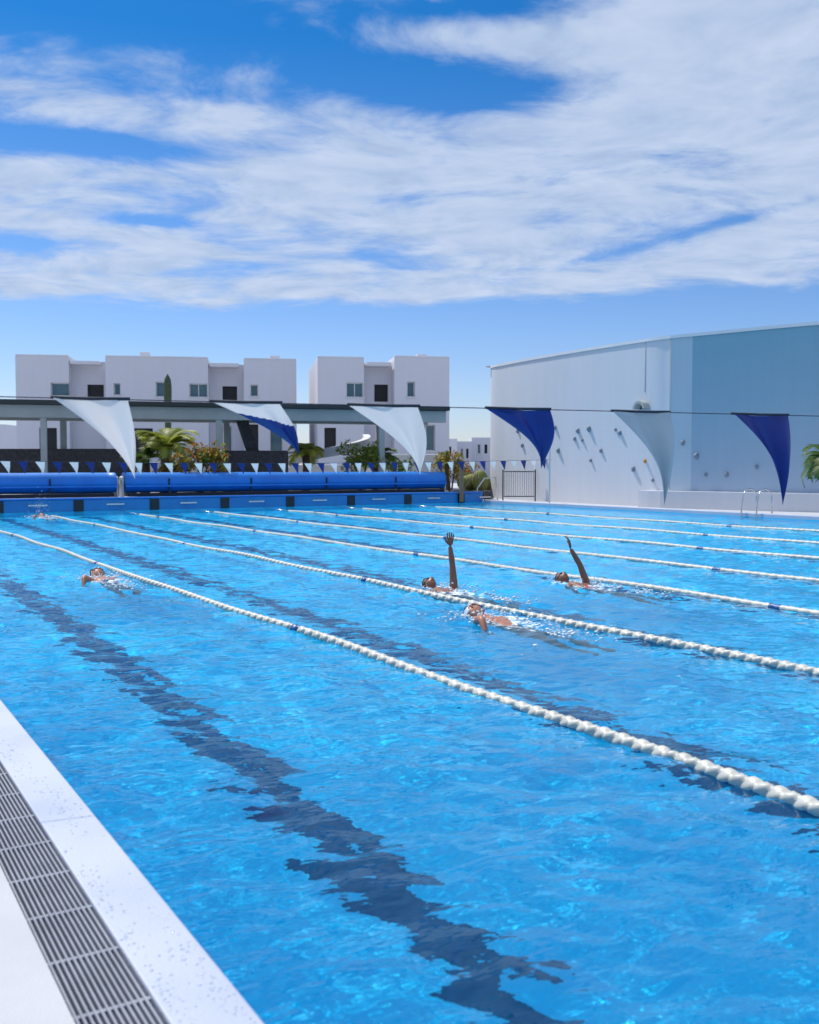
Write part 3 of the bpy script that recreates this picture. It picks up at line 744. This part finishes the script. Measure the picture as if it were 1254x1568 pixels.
def head(parent,pos,face,up,skinm,hairm,goggles=False,cap=True):
    f=Vector(face).normalized(); u_=Vector(up); u_=(u_-f*u_.dot(f)).normalized(); r_=f.cross(u_)
    pos=Vector(pos)
    def P(x,y,z): return pos+r_*x+f*y+u_*z
    bm=bmesh.new(); bmesh.ops.create_uvsphere(bm,u_segments=36,v_segments=26,radius=1)
    vs=[]
    for v_ in bm.verts:
        x,y,z=v_.co
        X=x*0.075;Y=y*0.095;Z=z*0.115
        if z<0: X*=1-0.28*z*z; Y=Y*(1-0.12*z*z)+(0.012*(-z) if y>0 else 0)
        if y>0.3: Y*=0.95
        for sx in (-1,1):
            dd=((X-sx*0.031)/0.017)**2+((Z-0.004)/0.013)**2
            if y>0: Y-=0.010*math.exp(-dd)
        if y>0:
            Y+=0.022*math.exp(-((X/0.011)**2+((Z+0.022)/0.017)**2))+0.010*math.exp(-((X/0.008)**2+((Z)/0.02)**2))
            Y+=0.006*math.exp(-((X/0.022)**2+((Z+0.056)/0.007)**2))-0.004*math.exp(-((X/0.024)**2+((Z+0.063)/0.003)**2))+0.007*math.exp(-((X/0.02)**2+((Z+0.095)/0.014)**2))
        vs.append(P(X,Y,Z))
    fs=[tuple(v_.index for v_ in ff.verts) for ff in bm.faces]; 
    mesh('head',vs,fs,skinm,parent,smooth=True)
    vs=[];keep={}
    for v_ in bm.verts:
        x,y,z=v_.co
        lim=0.30+ (0.55*max(0,y)) - (0.75 if y<0 else 0)*min(1,-y*1.4 if y<0 else 0)
        if z>lim-0.02 or (y<-0.35 and z>-0.55):
            keep[v_.index]=len(vs); vs.append(P(x*0.082,y*0.103,z*0.123))
    fs=[tuple(keep[q.index] for q in ff.verts) for ff in bm.faces if all(q.index in keep for q in ff.verts)]
    bm.free()
    o=mesh('cap' if cap else 'hair',vs,fs,hairm,parent,smooth=True); md=o.modifiers.new('s','SOLIDIFY'); md.thickness=0.006
    for sx in (-1,1):
        tube('ear',[P(sx*0.072,-0.005,-0.028),P(sx*0.083,-0.012,-0.005),P(sx*0.080,-0.014,0.018)],[0.008,0.014,0.008],skinm,parent,8)
        if goggles: tube('goggle_lens',[P(sx*0.031,0.078,0.004),P(sx*0.031,0.094,0.004)],[0.021,0.017],LROPB,parent,12)
        else: tube('eye',[P(sx*0.031,0.074,0.004),P(sx*0.031,0.082,0.004)],[0.012,0.005],HAIR,parent,10)
    if goggles: tube('goggle_strap',[P(-0.05,0.075,0.004),P(-0.082,0.01,0.01),P(-0.07,-0.07,0.03),P(0,-0.107,0.03),P(0.07,-0.07,0.03),P(0.082,0.01,0.01),P(0.05,0.075,0.004)],0.005,HAIR,parent,6)
    tube('lips',[P(-0.022,0.079,-0.060),P(0,0.088,-0.058),P(0.022,0.079,-0.060)],[0.003,0.006,0.003],skinm,parent,6)
def splash(parent,cx,cy,rx,ry,n,hmax,seed):
    random.seed(seed); vs=[];fs=[]
    base=bmesh.new(); bmesh.ops.create_icosphere(base,subdivisions=1,radius=1); bv=[v_.co.copy() for v_ in base.verts]; bf=[tuple(q.index for q in f.verts) for f in base.faces]; base.free()
    for k in range(n):
        a=random.random()*6.283; r=abs(random.gauss(0,0.55)); x=cx+rx*r*math.cos(a); y=cy+ry*r*math.sin(a)
        z=0.01+hmax*max(0,random.gauss(0,0.35))*(1-min(1,r*0.6)); s=random.uniform(0.002,0.009)*(1.5 if z<0.04 else 1)
        sx,sy,sz=s*random.uniform(.7,2.2),s*random.uniform(.7,2.2),s*random.uniform(.5,1.3)
        i=len(vs); vs+=[(x+b.x*sx,y+b.y*sy,z+b.z*sz) for b in bv]; fs+=[tuple(i+q for q in f) for f in bf]
    mesh('splash',vs,fs,FOAM,parent,smooth=True)
def body(e,skinm,suit,armup=None,arm2=None):
    nodes=[((0,-0.80,-0.15),(0.150,0.10)),((0,-0.60,-0.12),(0.125,0.09)),((0,-0.38,-0.085),(0.15,0.10)),((0,-0.22,-0.06),(0.12,0.085)),((0,-0.10,-0.03),0.055),((0,-0.02,0.0),0.052),
      ((0.165,-0.20,-0.035),0.062),((-0.165,-0.20,-0.035),0.062),
      ((0.10,-0.92,-0.18),0.088),((0.11,-1.30,-0.24),0.058),((0.10,-1.70,-0.26),0.036),((0.10,-1.84,-0.22),0.030),
      ((-0.10,-0.92,-0.18),0.088),((-0.11,-1.30,-0.20),0.058),((-0.10,-1.70,-0.32),0.036),((-0.10,-1.84,-0.30),0.030)]
    ed=[(0,1),(1,2),(2,3),(3,4),(4,5),(3,6),(3,7),(0,8),(8,9),(9,10),(10,11),(0,12),(12,13),(13,14),(14,15)]
    for sh,arm in ((6,armup),(7,arm2)):
        if arm is None: continue
        prev=sh
        for (p,r) in arm: nodes.append((p,r)); ed.append((prev,len(nodes)-1)); prev=len(nodes)-1
    skin_chain('body',nodes,ed,skinm,e)
    sn=[((0,-0.90,-0.16),(0.135,0.095)),((0,-0.80,-0.15),(0.158,0.108)),((0,-0.60,-0.12),(0.133,0.098)),((0,-0.38,-0.082),(0.158,0.108)),((0,-0.27,-0.062),(0.12,0.088))]
    skin_chain('swimsuit',sn,[(0,1),(1,2),(2,3),(3,4)],suit,e)
def backstroker(x,y,skinm,hairm,suit,elb,wr,hd,side,seed,rz=AL):
    e=empty('swimmer',(x,y,0.01),rz)
    sh=Vector((0.165,-0.20,-0.035)); el_=Vector(elb); wr_=Vector(wr)
    arm=[(tuple(sh.lerp(el_,0.25)+Vector((0,0,.01))),0.052),(tuple(sh.lerp(el_,0.6)),0.046),(tuple(el_),0.037),(tuple(el_.lerp(wr_,0.35)),0.039),(tuple(wr_),0.024)]
    arm2=[((-0.22,-0.35,-0.12),0.045),((-0.26,-0.48,-0.2),0.036),((-0.24,-0.72,-0.22),0.024)]
    body(e,skinm,suit,arm,arm2=arm2)
    head(e,(0,0.10,0.035),(0,-0.15,1),(0,1,0.15),skinm,hairm,True)
    hand(e,wr_,hd,side,skinm,0.30,1.08)
    hand(e,Vector((-0.24,-0.73,-0.22)),(0,-1,0),(1,0,0),skinm)
    splash(e,0.15,-0.15,0.42,0.5,200,0.14,seed); splash(e,0.1,-1.3,0.3,0.5,90,0.08,seed+1)
    return e
backstroker(0.30,12.15,SKIN1,HAIR,SUITR,(0.17,-0.15,0.30),(0.155,-0.12,0.53),(0.05,-0.02,1),(-0.75,0.6,0),21)
backstroker(2.03,12.75,SKIN1,CAPB,SUITR,(0.09,-0.14,0.24),(-0.02,-0.08,0.45),(-0.12,0.1,1),(0.5,0.8,0),31)
def crawl(x,y,skinm,capm,suit,seed,faceside=1,rz=AL,z=0.02):
    e=empty('swimmer',(x,y,z),rz)
    arm=[((0.21,-0.02,-0.08),0.050),((0.24,0.12,-0.20),0.037),((0.22,0.34,-0.28),0.024)]
    arm2=[((-0.24,-0.30,0.02),0.048),((-0.30,-0.46,0.06),0.037),((-0.34,-0.60,-0.10),0.024)]
    body(e,skinm,suit,arm,arm2=arm2)
    head(e,(0.0,0.10,0.03),(faceside,-0.45,0.35),(-0.2,1,0.1),skinm,capm,True)
    hand(e,(0.22,0.35,-0.28),(0,1,-.2),(1,0,0),skinm); hand(e,(-0.34,-0.61,-0.10),(0,-.5,-1),(1,0,0),skinm)
    splash(e,-0.05,-0.1,0.5,0.55,230,0.13,seed); splash(e,0.0,-1.3,0.3,0.5,100,0.10,seed+1)
crawl(0.70,9.85,SKIN2,CAPW,SKIN2,41,1,AL,0.015)
crawl(-4.18,13.35,SKIN2,HAIR,NAVY,51,1)
crawl(-10.9,29.5,SKIN2,HAIR,NAVY,61,1)
e=empty('water_splash',(-10.9,29.3,0)); splash(e,0,0,0.5,0.3,300,1.1,71)
